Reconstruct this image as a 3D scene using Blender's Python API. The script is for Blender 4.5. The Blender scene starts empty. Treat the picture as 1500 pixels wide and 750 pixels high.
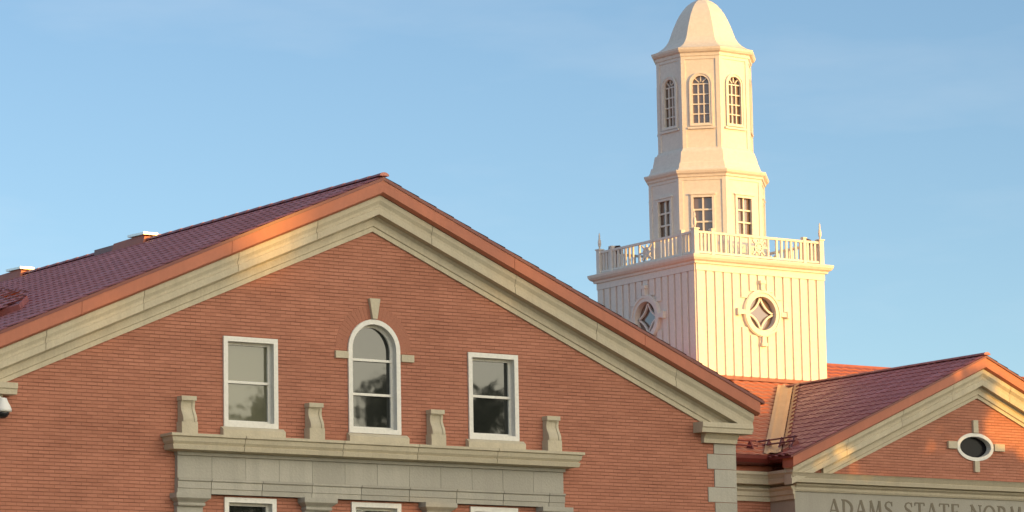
import bpy, math, random
import numpy as np
from math import sin, cos, tan, pi, radians, sqrt, atan2
from mathutils import Vector, Matrix, noise as mnoise
from mathutils.geometry import delaunay_2d_cdt
random.seed(7)
S = bpy.context.scene
COL = S.collection

# ------------------------------------------------------------------ camera
CAM = Vector((-35.0007, -54.5252, 1.6))
def cam_rot(yaw, pitch, roll):
    f = Vector((sin(yaw)*cos(pitch), cos(yaw)*cos(pitch), sin(pitch)))
    r0 = Vector((cos(yaw), -sin(yaw), 0)); d0 = f.cross(r0)
    r = cos(roll)*r0 + sin(roll)*d0; d = -sin(roll)*r0 + cos(roll)*d0
    m = Matrix((r, -d, -f)).transposed()
    return m
cd = bpy.data.cameras.new('camera'); cam = bpy.data.objects.new('camera', cd); COL.objects.link(cam)
cd.sensor_width = 36; cd.lens = 5418/1500*36; cd.clip_start = .1; cd.clip_end = 5000
cam.matrix_world = Matrix.Translation(CAM) @ cam_rot(radians(34.891), radians(8.518), radians(1.0315)).to_4x4()
S.camera = cam

# ------------------------------------------------------------------ light
SUN_AZ = radians(20.0)     # from -Y (towards the viewer) turning to +X
SUN_EL = radians(7.0)
sdir = Vector((sin(SUN_AZ)*cos(SUN_EL), -cos(SUN_AZ)*cos(SUN_EL), sin(SUN_EL)))
sl = bpy.data.lights.new('sun', 'SUN'); sun = bpy.data.objects.new('sun', sl); COL.objects.link(sun)
sl.energy = 2.7; sl.angle = radians(.7); sl.color = (1, .485, .05)
sun.rotation_euler = sdir.to_track_quat('Z', 'Y').to_euler()
W = bpy.data.worlds.new('World'); S.world = W; W.use_nodes = True
nt = W.node_tree; nt.nodes.clear()
out = nt.nodes.new('ShaderNodeOutputWorld'); bg = nt.nodes.new('ShaderNodeBackground')
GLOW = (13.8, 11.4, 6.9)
sky = nt.nodes.new('ShaderNodeTexSky'); sky.sky_type = 'NISHITA'; sky.sun_disc = False
sky.sun_elevation = SUN_EL; sky.sun_rotation = pi - SUN_AZ
sky.altitude = 2300; sky.air_density = 1.0; sky.dust_density = 1.2; sky.ozone_density = 1.6
bg.inputs['Strength'].default_value = .111
# faint high cloud wisps over the sky
tc = nt.nodes.new('ShaderNodeTexCoord'); mp = nt.nodes.new('ShaderNodeMapping')
mp.inputs['Scale'].default_value = (2.2, 2.2, 9)
nz = nt.nodes.new('ShaderNodeTexNoise'); nz.inputs['Scale'].default_value = 2.3; nz.inputs['Detail'].default_value = 6; nz.inputs['Roughness'].default_value = .55
rp = nt.nodes.new('ShaderNodeMapRange'); rp.inputs['From Min'].default_value = .50; rp.inputs['From Max'].default_value = .78; rp.inputs['To Max'].default_value = .20
mx = nt.nodes.new('ShaderNodeMix'); mx.data_type = 'RGBA'
mx.inputs['B'].default_value = (4.6, 4.6, 4.6, 1)
L = nt.links.new
L(tc.outputs['Generated'], mp.inputs['Vector']); L(mp.outputs['Vector'], nz.inputs['Vector'])
L(nz.outputs['Fac'], rp.inputs['Value']); L(rp.outputs['Result'], mx.inputs['Factor'])
L(sky.outputs['Color'], mx.inputs['A'])
# added warm glow round the low sun (behind the viewer), brightening shaded fronts
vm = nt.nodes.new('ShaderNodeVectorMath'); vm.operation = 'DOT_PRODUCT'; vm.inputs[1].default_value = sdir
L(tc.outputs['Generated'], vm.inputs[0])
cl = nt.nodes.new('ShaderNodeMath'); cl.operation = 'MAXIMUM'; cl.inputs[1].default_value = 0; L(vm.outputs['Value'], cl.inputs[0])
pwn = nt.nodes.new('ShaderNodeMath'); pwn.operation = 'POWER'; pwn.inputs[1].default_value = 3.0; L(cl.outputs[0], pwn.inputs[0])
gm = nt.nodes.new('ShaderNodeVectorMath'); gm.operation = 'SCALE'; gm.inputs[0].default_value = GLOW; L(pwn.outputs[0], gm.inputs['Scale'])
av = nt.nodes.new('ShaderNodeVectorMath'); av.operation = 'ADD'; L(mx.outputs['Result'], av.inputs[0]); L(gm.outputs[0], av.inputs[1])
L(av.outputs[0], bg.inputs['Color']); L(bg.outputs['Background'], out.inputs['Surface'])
S.view_settings.view_transform = 'Standard'; S.view_settings.look = 'None'
S.view_settings.gamma = 1; S.view_settings.exposure = 1.0
S.view_settings.use_curve_mapping = False

# ------------------------------------------------------------------ materials
def new_mat(name, base, rough=.7, metal=0, ior=None):
    m = bpy.data.materials.new(name); m.use_nodes = True
    b = m.node_tree.nodes['Principled BSDF']
    b.inputs['Base Color'].default_value = (*base, 1); b.inputs['Roughness'].default_value = rough
    b.inputs['Metallic'].default_value = metal
    if ior: b.inputs['IOR'].default_value = ior
    return m, m.node_tree, b
def mixcol(t, fac, a, b):
    n = t.nodes.new('ShaderNodeMix'); n.data_type = 'RGBA'
    for s, v in (('Factor', fac), ('A', a), ('B', b)):
        if hasattr(v, 'is_output'): t.links.new(v, n.inputs[s])
        elif isinstance(v, tuple): n.inputs[s].default_value = (*v, 1)
        else: n.inputs[s].default_value = v
    return n.outputs['Result']
def noise(t, scale, detail=4, rough=.6, stretch=None, lo=.35, hi=.65):
    c = t.nodes.new('ShaderNodeTexCoord'); n = t.nodes.new('ShaderNodeTexNoise')
    n.inputs['Scale'].default_value = scale; n.inputs['Detail'].default_value = detail; n.inputs['Roughness'].default_value = rough
    if stretch:
        m = t.nodes.new('ShaderNodeMapping'); m.inputs['Scale'].default_value = stretch
        t.links.new(c.outputs['Object'], m.inputs['Vector']); t.links.new(m.outputs['Vector'], n.inputs['Vector'])
    else: t.links.new(c.outputs['Object'], n.inputs['Vector'])
    r = t.nodes.new('ShaderNodeMapRange'); r.inputs['From Min'].default_value = lo; r.inputs['From Max'].default_value = hi
    t.links.new(n.outputs['Fac'], r.inputs['Value'])
    return r.outputs['Result']
def bump(t, b, h, strength, dist):
    n = t.nodes.new('ShaderNodeBump'); n.inputs['Strength'].default_value = strength; n.inputs['Distance'].default_value = dist
    t.links.new(h, n.inputs['Height']); t.links.new(n.outputs['Normal'], b.inputs['Normal'])
def mottled(name, a, b2, rough=.8, scale=1.2, fine=25, metal=0, bs=.3, bd=.01, streak=True, blocks=0):
    m, t, b = new_mat(name, a, rough, metal)
    f1 = noise(t, scale, 5, .65, (1, 1, .45) if streak else None, .3, .7)
    c = mixcol(t, f1, a, b2)
    f2 = noise(t, fine, 3, .6, None, .2, .8)
    dark = tuple(x*.8 for x in a)
    c2 = mixcol(t, f2, dark, c)
    if blocks:
        g = t.nodes.new('ShaderNodeNewGeometry'); mr_ = t.nodes.new('ShaderNodeMapRange')
        mr_.inputs['To Min'].default_value = 1-blocks; mr_.inputs['To Max'].default_value = 1+blocks*.6
        t.links.new(g.outputs['Random Per Island'], mr_.inputs['Value'])
        vs_ = t.nodes.new('ShaderNodeVectorMath'); vs_.operation = 'SCALE'; t.links.new(c2, vs_.inputs[0]); t.links.new(mr_.outputs[0], vs_.inputs['Scale'])
        st_ = noise(t, 2.2, 4, .7, (1.6, 1.6, .12), .45, .8)
        c2 = mixcol(t, st_, vs_.outputs[0], tuple(x*.72 for x in a))
    t.links.new(c2, b.inputs['Base Color'])
    bump(t, b, f2, bs, bd)
    return m
M = {}
M['stone'] = mottled('limestone', (.62, .55, .42), (.54, .48, .37), .85, blocks=.07)
M['greystone'] = mottled('grey_limestone', (.48, .455, .40), (.40, .38, .335), .88, .9, blocks=.13)
M['white'] = mottled('white_paint', (.81, .76, .72), (.75, .70, .66), .5, .8, 12, bs=.12, bd=.004)
M['frame'] = mottled('window_white', (.82, .80, .76), (.78, .76, .72), .4, 1, 20, bs=.05, bd=.002)
M['fascia'] = mottled('copper_fascia', (.52, .17, .10), (.40, .125, .075), .55, 1.3, 9, bs=.15, bd=.01, streak=True, blocks=.05)
M['gutter'] = mottled('red_gutter', (.20, .035, .028), (.15, .028, .022), .4, 1.5, 15, bs=.05, bd=.002)
M['tile'] = mottled('clay_red_metal_tile', (.34, .11, .11), (.26, .085, .09), .36, 1.3, 7, bs=.15, bd=.004, streak=False)
def tile_mat(name, a, b2, rough, ys):
    m, t, b = new_mat(name, a, rough)
    f = noise(t, 1, 4, .6, ys, .32, .68); g2 = noise(t, 1.1, 5, .65, None, .3, .7)
    c = mixcol(t, f, a, b2); c = mixcol(t, g2, c, tuple((x+y)/2.3 for x, y in zip(a, b2)))
    t.links.new(c, b.inputs['Base Color']); r = t.nodes.new('ShaderNodeMapRange'); r.inputs['To Min'].default_value = rough-.08; r.inputs['To Max'].default_value = rough+.14
    t.links.new(f, r.inputs['Value']); t.links.new(r.outputs[0], b.inputs['Roughness']); return m
M['tile'] = tile_mat('clay_red_metal_tile', (.52, .18, .17), (.24, .065, .062), .42, (.5, 5.0, .5))
M['tile2'] = mottled('sunlit_tint_red_tile', (.55, .165, .09), (.45, .13, .075), .5, 1.1, 7, bs=.15, bd=.004, streak=False)  # lighter orange copy of the tile; sunlit tone put into the colour
M['valley'] = mottled('bare_metal_valley', (.66, .42, .24), (.54, .33, .19), .42, 2, 14, metal=.35, bs=.1, bd=.003)
M['dark'] = new_mat('dark_interior', (.015, .014, .013), .9)[0]
M['metal'] = new_mat('galvanised_metal', (.75, .74, .72), .35, .6)[0]
M['camwhite'] = new_mat('camera_white', (.78, .78, .78), .35)[0]
M['camdark'] = new_mat('smoked_dome', (.02, .02, .025), .08)[0]
M['letter'] = mottled('carved_letter', (.23, .20, .155), (.18, .155, .12), .9, 3, 30)
M['bark'] = mottled('bark', (.10, .075, .055), (.06, .045, .035), .95, 6, 30, bs=.8, bd=.02)
def glass(name, base, ior, rough=.03, amp=.3):
    m, t, b = new_mat(name, base, rough, 0, ior)
    f = noise(t, 1.6, 2, .5, None, .2, .8); bump(t, b, f, amp, .004)
    return m
M['glass'] = glass('window_glass', (.018, .02, .018), 1.68)
M['blindglass'] = glass('glass_over_blind', (.11, .11, .075), 1.62)
M['louver'] = glass('dark_oval_pane', (.008, .008, .012), 1.2, .2)
M['towerglass'] = glass('tower_glass', (.16, .11, .09), 2.0, .08)

def brick_mat():
    m, t, b = new_mat('red_brick', (.3, .1, .06), .9)
    g = t.nodes.new('ShaderNodeNewGeometry'); sp = t.nodes.new('ShaderNodeSeparateXYZ'); t.links.new(g.outputs['Position'], sp.inputs[0])
    ad = t.nodes.new('ShaderNodeMath'); t.links.new(sp.outputs['X'], ad.inputs[0]); t.links.new(sp.outputs['Y'], ad.inputs[1])
    sc = t.nodes.new('ShaderNodeMath'); sc.operation = 'MULTIPLY'; sc.inputs[1].default_value = 2; t.links.new(ad.outputs[0], sc.inputs[0]); ad = sc
    cb = t.nodes.new('ShaderNodeCombineXYZ'); t.links.new(ad.outputs[0], cb.inputs['X']); t.links.new(sp.outputs['Z'], cb.inputs['Y'])
    br = t.nodes.new('ShaderNodeTexBrick'); t.links.new(cb.outputs[0], br.inputs['Vector'])
    br.inputs['Scale'].default_value = 1; br.inputs['Brick Width'].default_value = .40; br.inputs['Row Height'].default_value = .0625
    br.inputs['Mortar Size'].default_value = .012; br.inputs['Mortar Smooth'].default_value = .8; br.inputs['Bias'].default_value = -.1
    br.inputs['Color1'].default_value = (.47, .195, .132, 1); br.inputs['Color2'].default_value = (.405, .160, .106, 1)
    br.inputs['Mortar'].default_value = (.40, .165, .108, 1)
    f = noise(t, .9, 7, .7, (.6, .6, 1.6), .3, .7)
    c = mixcol(t, f, (.84, .82, .80), (1.10, 1.12, 1.12))
    jn = noise(t, 5, 3, .6, (.35, .35, 1), .3, .62)
    jm = t.nodes.new('ShaderNodeMath'); jm.operation = 'MULTIPLY'; t.links.new(jn, jm.inputs[0]); t.links.new(br.outputs['Fac'], jm.inputs[1])
    bc = mixcol(t, jm.outputs[0], br.outputs['Color'], (.225, .088, .056))
    mu = t.nodes.new('ShaderNodeMix'); mu.data_type = 'RGBA'; mu.blend_type = 'MULTIPLY'; mu.inputs['Factor'].default_value = 1
    t.links.new(bc, mu.inputs['A']); t.links.new(c, mu.inputs['B'])
    t.links.new(mu.outputs['Result'], b.inputs['Base Color'])
    inv = t.nodes.new('ShaderNodeMath'); inv.operation = 'SUBTRACT'; inv.inputs[0].default_value = 1; t.links.new(br.outputs['Fac'], inv.inputs[1])
    bump(t, b, inv.outputs[0], .7, .012)
    return m
M['brick'] = brick_mat()
def leaf_mat():
    m, t, b = new_mat('leaves', (.05, .08, .02), .6)
    g = t.nodes.new('ShaderNodeNewGeometry')
    c = mixcol(t, g.outputs['Random Per Island'], (.035, .06, .016), (.085, .11, .03))
    t.links.new(c, b.inputs['Base Color']); return m
M['leaf'] = leaf_mat()

# ------------------------------------------------------------------ mesh helpers
class MB:
    def __init__(s): s.v = []; s.f = []; s.m = []; s.mats = []
    def mi(s, mat):
        if mat not in s.mats: s.mats.append(mat)
        return s.mats.index(mat)
    def add(s, vs, fs, mat=None):
        o = len(s.v); s.v += [tuple(v) for v in vs]; k = s.mi(mat) if mat else 0
        for f in fs: s.f.append(tuple(o+i for i in f)); s.m.append(k)
        return s
    def box(s, x0, x1, y0, y1, z0, z1, mat=None):
        vs = [(x, y, z) for z in (z0, z1) for y in (y0, y1) for x in (x0, x1)]
        return s.add(vs, [(0, 2, 3, 1), (4, 5, 7, 6), (0, 1, 5, 4), (2, 6, 7, 3), (0, 4, 6, 2), (1, 3, 7, 5)], mat)
    def extr(s, sections, closed=True, caps=True, mat=None):
        """sections: list of equal-length vertex loops"""
        n = len(sections[0]); vs = [p for sec in sections for p in sec]; fs = []
        for k in range(len(sections)-1):
            for i in range(n if closed else n-1):
                j = (i+1) % n; fs.append((k*n+i, k*n+j, (k+1)*n+j, (k+1)*n+i))
        if caps: fs.append(tuple(range(n))[::-1]); fs.append(tuple((len(sections)-1)*n+i for i in range(n)))
        return s.add(vs, fs, mat)
    def sweepx(s, prof, x0, x1, mat=None, flare=0, bz=0):
        return s.extr([[(x0, y, z) for y, z in prof], [(x1, y, z) for y, z in prof]], mat=mat)
    def tube(s, pts, rad, n=8, mat=None):
        secs = []
        for k, p in enumerate(pts):
            p = Vector(p); d = (Vector(pts[min(k+1, len(pts)-1)]) - Vector(pts[max(k-1, 0)])).normalized()
            a = d.orthogonal().normalized() if k == 0 else (a - d*a.dot(d)).normalized()
            b = d.cross(a); r = rad[k] if isinstance(rad, (list, tuple)) else rad
            secs.append([tuple(p + a*cos(2*pi*i/n)*r + b*sin(2*pi*i/n)*r) for i in range(n)])
        return s.extr(secs, mat=mat)
    def lathe(s, prof, n, cx, cy, rot=0, apothem=True, mat=None, cap=True):
        k = 1/cos(pi/n) if apothem else 1
        secs = [[(cx + r*k*cos(rot+2*pi*i/n), cy + r*k*sin(rot+2*pi*i/n), z) for i in range(n)] for r, z in prof]
        return s.extr(secs, caps=cap, mat=mat)
    def xf(s, M4, start=0):
        for i in range(start, len(s.v)): s.v[i] = tuple(M4 @ Vector(s.v[i]))
        return s
    def build(s, name, mat=None, parent=None, smooth=False, recalc=True):
        me = bpy.data.meshes.new(name); me.from_pydata(s.v, [], s.f)
        ms = s.mats if s.mats and s.mats[0] else [mat]
        for k in ms: me.materials.append(M[k] if isinstance(k, str) else k)
        if len(s.mats) > 0 and s.mats[0]: me.polygons.foreach_set('material_index', s.m)
        if recalc:
            import bmesh
            b = bmesh.new(); b.from_mesh(me); bmesh.ops.recalc_face_normals(b, faces=b.faces); b.to_mesh(me); b.free()
        if smooth: me.polygons.foreach_set('use_smooth', [True]*len(me.polygons))
        o = bpy.data.objects.new(name, me); COL.objects.link(o)
        if parent: o.parent = parent; o.matrix_parent_inverse = pw(parent).inverted()
        return o
def pw(o):
    m = Matrix.LocRotScale(o.location, o.rotation_euler, o.scale)
    return pw(o.parent) @ o.matrix_parent_inverse @ m if o.parent else m
def tag(o, label=None, cat=None, group=None, kind=None):
    for k, v in (('label', label), ('category', cat), ('group', group), ('kind', kind)):
        if v: o[k] = v
    return o
def empty(name, loc, label, cat, group=None):
    o = bpy.data.objects.new(name, None); COL.objects.link(o); o.location = loc
    return tag(o, label, cat, group)

def gable_sweep(mb, prof, slope, xe, X0, segs=None, gap=.008, mat=None):
    """profile points (y, z at the axis) swept down both rakes, mitred at the apex; closed"""
    def sec(x): return [(X0+x, y, z - slope*abs(x)) for y, z in prof]
    if not segs: mb.extr([sec(-xe), sec(0), sec(xe)], mat=mat); return
    cuts = [-xe] + [c for c in segs] + [xe]
    for a, b in zip(cuts, cuts[1:]):
        a2 = a + (gap if a > -xe else 0); b2 = b - (gap if b < xe else 0)
        if a2 < 0 < b2: mb.extr([sec(a2), sec(0), sec(b2)], mat=mat)
        else: mb.extr([sec(a2), sec(b2)], mat=mat)
def wall_with_holes(mb, outer, holes, y, depth, mat=None, hmat=None):
    pts = []; edges = []; faces = []
    for lp in [outer]+holes:
        o = len(pts); pts += [Vector(p) for p in lp]; edges += [(o+i, o+(i+1) % len(lp)) for i in range(len(lp))]
    vs, es, fs, ov, oe, of = delaunay_2d_cdt(pts, edges, [], 0, 1e-5)
    def inside(p, poly):
        c = False; n = len(poly)
        for i in range(n):
            x1, y1 = poly[i]; x2, y2 = poly[(i+1) % n]
            if (y1 > p[1]) != (y2 > p[1]) and p[0] < (x2-x1)*(p[1]-y1)/(y2-y1)+x1: c = not c
        return c
    keep = []
    for f in fs:
        c = sum((vs[i] for i in f), Vector((0, 0)))/len(f)
        if inside(c, outer) and not any(inside(c, h) for h in holes): keep.append(tuple(f))
    mb.add([(v.x, y, v.y) for v in vs], keep, mat)
    for h in holes:
        n = len(h); mb.add([(a, y, b) for a, b in h]+[(a, y+depth, b) for a, b in h], [(i, (i+1) % n, n+(i+1) % n, n+i) for i in range(n)], hmat or mat)
def arc(cx, cz, r, a0, a1, n, rz=None):
    return [(cx+r*cos(a0+(a1-a0)*i/n), cz+(rz or r)*sin(a0+(a1-a0)*i/n)) for i in range(n+1)]
def ring(mb, outer, inner, y0, y1, mat=None, closed=True):
    """flat ring between two loops in the XZ plane, thickness y0..y1"""
    secs = []
    n = len(outer)
    vs = [(a, y0, b) for a, b in outer]+[(a, y0, b) for a, b in inner]+[(a, y1, b) for a, b in outer]+[(a, y1, b) for a, b in inner]
    fs = []
    rng = range(n) if closed else range(n-1)
    for i in rng:
        j = (i+1) % n
        fs += [(i, j, n+j, n+i), (2*n+i, 3*n+i, 3*n+j, 2*n+j), (i, 2*n+i, 2*n+j, j), (n+i, n+j, 3*n+j, 3*n+i)]
    if not closed: fs += [(0, n, 3*n, 2*n), (n-1, 3*n-1, 4*n-1, 2*n-1)]
    mb.add(vs, fs, mat)
def tiles(mb, O, U, V, N, ulen, vlen, pitch=.30, row=.38, amp=.030, step=.022, us=8, trim=None, mat=None):
    """real barrel-profile tile sheet: O corner at the ridge, U along the ridge, V down the slope"""
    O, U, V, N = map(Vector, (O, U, V, N)); nu = int(round(ulen/pitch))*us; nr = int(math.ceil(vlen/row))
    base = len(mb.v); cols = nu+1; rowsv = []
    for r in range(nr):
        rowsv += [(r*row, 0.0), (min((r+1)*row, vlen)-.001, step)]
    k = mb.mi(mat) if mat else 0
    for (v, h) in rowsv:
        wob = .004*sin(v*7.3)
        for i in range(cols):
            u = ulen*i/nu; ph = (i % us)/us
            hh = h + amp*sin(pi*ph) + wob*sin(u*2.1)
            p = O+U*u+V*v+N*hh; mb.v.append(tuple(p))
    for r in range(len(rowsv)-1):
        for i in range(nu):
            a = base+r*cols+i
            if trim:
                c = Vector(mb.v[a])
                if not trim(c): continue
            mb.f.append((a, a+1, a+cols+1, a+cols)); mb.m.append(k)

# ------------------------------------------------------------------ ground
g = MB(); R = 900
g.add([(-R, -R, 0), (R, -R, 0), (R, R, 0), (-R, R, 0)], [(0, 1, 2, 3)])
M['ground'] = mottled('dry_lawn', (.16, .15, .07), (.22, .19, .11), .95, .08, 6, streak=False)
tag(g.build('ground', 'ground', recalc=False), kind='structure')
g = MB(); g.box(-30, 50, -14, -9, .0, .12); M['pave'] = mottled('concrete_path', (.42, .39, .34), (.36, .33, .29), .9, .3, 8, streak=False)
tag(g.build('path', 'pave'), kind='structure')

# ------------------------------------------------------------------ windows
def sash_window(parent, cx, z0, z1, w, bars, arched=False, gmat='glass', y=0.0, label=None):
    """z1 = top (crown of the arch when arched). Outer casing is the window mesh; sash, pane are sub-parts."""
    hw = w/2; cas = .085
    def loop(ins, lo=None):
        a, b = cx-hw+ins, cx+hw-ins; zb = z0+ins; 
        if arched:
            r = hw-ins; zc = z1-hw
            return [(a, zb), (b, zb)] + [(cx+r*cos(t), zc+r*sin(t)) for t in [pi*i/20 for i in range(21)]]
        return [(a, zb), (b, zb), (b, z1-ins), (a, z1-ins)]
    m = MB(); ring(m, loop(0), loop(cas), y-.035, y+.03); ring(m, loop(.012), loop(cas-.012), y+.03, y+.16)
    w_ = m.build('window', 'frame', parent)
    if label: w_['label'] = label
    m = MB(); ring(m, loop(cas-.012), loop(cas+.045), y+.10, y+.15)
    zin0, zin1 = z0+cas, z1-cas
    for zb in bars: m.box(cx-hw+cas+.01, cx+hw-cas-.01, y+.085, y+.155, zb-.022, zb+.022)
    m.build('sash', 'frame', w_)
    m = MB(); lp = loop(cas+.02); n = len(lp)
    m.add([(a, y+.135, b) for a, b in lp]+[(a, y+.145, b) for a, b in lp], [tuple(range(n)), tuple(range(n, 2*n))[::-1]]+[(i, (i+1) % n, n+(i+1) % n, n+i) for i in range(n)])
    m.build('pane', gmat, w_)
    return w_, loop(.004)

# ------------------------------------------------------------------ gabled wing
SL = .423
wing = empty('brick_wing', (0, 0, 0), 'red brick gabled building with stone cornice, arched attic window and tiled roof in the foreground', 'building')
holes = []
WZ0, WZ1 = 8.175, 9.738
for cx, lab, gm in ((-2.52, None, 'blindglass'), (2.55, None, 'glass')):
    w_, lp = sash_window(wing, cx, WZ0, WZ1, 1.085, [8.965], gmat=gm); holes.append(lp)
w_, lp = sash_window(wing, 0.01, WZ0+.005, 10.205, 1.085, [9.49, 8.88], arched=True, label='tall round-headed attic window'); holes.append(lp)
for cx in (-2.545, .015, 2.52):
    w_, lp = sash_window(wing, cx, 4.9, 6.965, 1.03, [5.95]); holes.append(lp)
HW = 8.04
mb = MB()
zt = lambda x: 12.0-.425*abs(x)
wall_with_holes(mb, [(-HW, 0), (HW, 0), (HW, zt(HW)), (0, zt(0)), (-HW, zt(HW))], holes, 0.0, .2)
mb.add([(-HW, 0, 0), (-HW, 24, 0), (-HW, 24, zt(HW)), (-HW, 0, zt(HW))], [(0, 1, 2, 3)])
mb.add([(HW, 0, 0), (HW, 24, 0), (HW, 24, zt(HW)), (HW, 0, zt(HW))], [(0, 1, 2, 3)])
mb.add([(-HW, 24, 0), (HW, 24, 0), (HW, 24, zt(HW)), (0, 24, zt(0)), (-HW, 24, zt(HW))], [(0, 1, 2, 3, 4)])
mb.build('brick_wall', 'brick', wing, recalc=False)
# dark room behind the panes
mb = MB(); mb.box(-4.6, 4.6, .25, .4, 4, 10.4); mb.build('interior', 'dark', wing)
# soldier-brick arch ring over the round window
mb = MB()
n = 27
for i in range(n):
    a0 = pi*(i+.03)/n; a1 = pi*(i+.97)/n; r0, r1 = .56, .79
    pts = [(.01+r*cos(a), 9.66+r*sin(a)) for r, a in ((r0, a0), (r1, a0), (r1, a1), (r0, a1))]
    mb.extr([[(p[0], -.005, p[1]) for p in pts], [(p[0], .01, p[1]) for p in pts]])
M['archbrick'] = mottled('arch_brick', (.43, .176, .118), (.39, .157, .104), .9, 2.5, 30)
mb.build('brick_arch', 'archbrick', wing)
mb = MB(); mb.extr([[(x, y, z) for x, z in ((-.035, 10.215), (.06, 10.215), (.125, 10.575), (-.095, 10.575))] for y in (-.07, .02)])
mb.build('keystone', 'stone', wing)
for x0, x1 in ((-.80, -.54), (.575, .84)):
    mb = MB(); mb.box(x0, x1, -.045, .02, 9.485, 9.61); mb.build('impost', 'stone', wing)
for cx in (-2.5, .05, 2.56):
    mb = MB(); mb.sweepx([(-.11, 8.0), (-.11, 8.12), (-.035, 8.172), (.05, 8.172), (.05, 8.0)], cx-.62, cx+.62)
    mb.build('window_sill', 'stone', wing)
# stone entablature below the attic windows
def crown(mb, prof, x0, x1, joints=(), gap=.006):
    """crown whose ends return to the wall: plan offset follows the profile"""
    # prof: list of (projection, z); ends flare by the same projection
    P = prof + [(-.05, prof[-1][1]), (-.05, prof[0][1])]
    cuts = [None]+list(joints)+[None]
    for i in range(len(cuts)-1):
        A = [((x0-max(p, -.04)) if cuts[i] is None else cuts[i]+gap, -p, z) for p, z in P]
        B = [((x1+max(p, -.04)) if cuts[i+1] is None else cuts[i+1]-gap, -p, z) for p, z in P]
        secs = [A, B]
        if cuts[i] is None: secs.insert(0, [(x0-max(p, -.04), .03, z) for p, z in P])
        if cuts[i+1] is None: secs.append([(x1+max(p, -.04), .03, z) for p, z in P])
        mb.extr(secs)
ent = MB(); crown(ent, [(.10, 7.70), (.31, 7.725), (.33, 7.80), (.30, 7.81), (.34, 7.86), (.355, 7.93), (.39, 7.945), (.39, 7.99), (.05, 8.01)], -3.9, 3.9, joints=[-2.83, -.85, .7, 2.4])
eo = ent.build('stone_cornice', 'stone', wing)
fr = MB()
for i in range(12):
    a = -4.01+8.02*i/12; b = a+8.02/12
    fr.box(a+(.007 if i else 0), b-(.007 if i < 11 else 0), -.085, .03, 7.262, 7.64)
fr.box(-4.0, 4.0, -.078, .02, 7.0, 7.72); fr.box(-4.03, 4.03, -.13, .03, 7.645, 7.70)
fr.build('stone_frieze', 'greystone', wing)
fr = MB()
for i in range(9):
    a = max(-4.02, -4.02+8.04*(i-.35)/8); b = min(4.02, -4.02+8.04*(i+.65)/8)
    g1 = .006 if a > -4 else 0; g2 = .006 if b < 4 else 0
    fr.sweepx([(.02, 7.0), (-.10, 7.0), (-.10, 7.085), (-.115, 7.09), (-.115, 7.20), (-.14, 7.22), (-.14, 7.252), (.02, 7.252)], a+g1, b-g2)
fr.build('stone_architrave', 'greystone', wing)
for cx in (-3.78, -1.25, 1.25, 3.78):
    m = MB(); m.box(cx-.25, cx+.25, -.10, .02, 2.0, 6.84)
    m.lathe([(.25, 6.78), (.265, 6.80), (.265, 6.83), (.25, 6.84), (.27, 6.86), (.32, 6.90), (.335, 6.915), (.335, 6.995), (.2, 6.996)], 4, 0, 0, pi/4)
    k = 8
    for i in range(k, len(m.v)):
        x, y, z = m.v[i]; m.v[i] = (x+cx, max(min(y*1.0+.10, .03), -.30), z)
    m.build('pilaster', 'greystone', wing)
for cx in (-3.82, -1.285, 1.245, 3.77):
    # scroll console: S-profile in side view, wider base block and cap
    m = MB()
    m.box(cx-.155, cx+.155, -.185, .02, 8.0, 8.21)
    side = []
    for i in range(17):
        t = i/16; z = 8.21+t*.35; side.append((-(.165-.065*t+.022*sin(2*pi*t+.5)), z))
    def slab(a, b, off, lo, hi): m.extr([[(x, y-off, z) for y, z in side]+[(x, lo, hi), (x, lo, 8.21)] for x in (a, b)])
    slab(cx-.10, cx+.10, 0, .02, 8.56)
    slab(cx-.135, cx-.085, .018, .019, 8.557); slab(cx+.085, cx+.135, .018, .019, 8.557)
    m.box(cx-.145, cx+.145, -.165, .02, 8.575, 8.65); m.box(cx-.125, cx+.125, -.135, .02, 8.555, 8.578)
    m.build('bracket', 'stone', wing)
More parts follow.
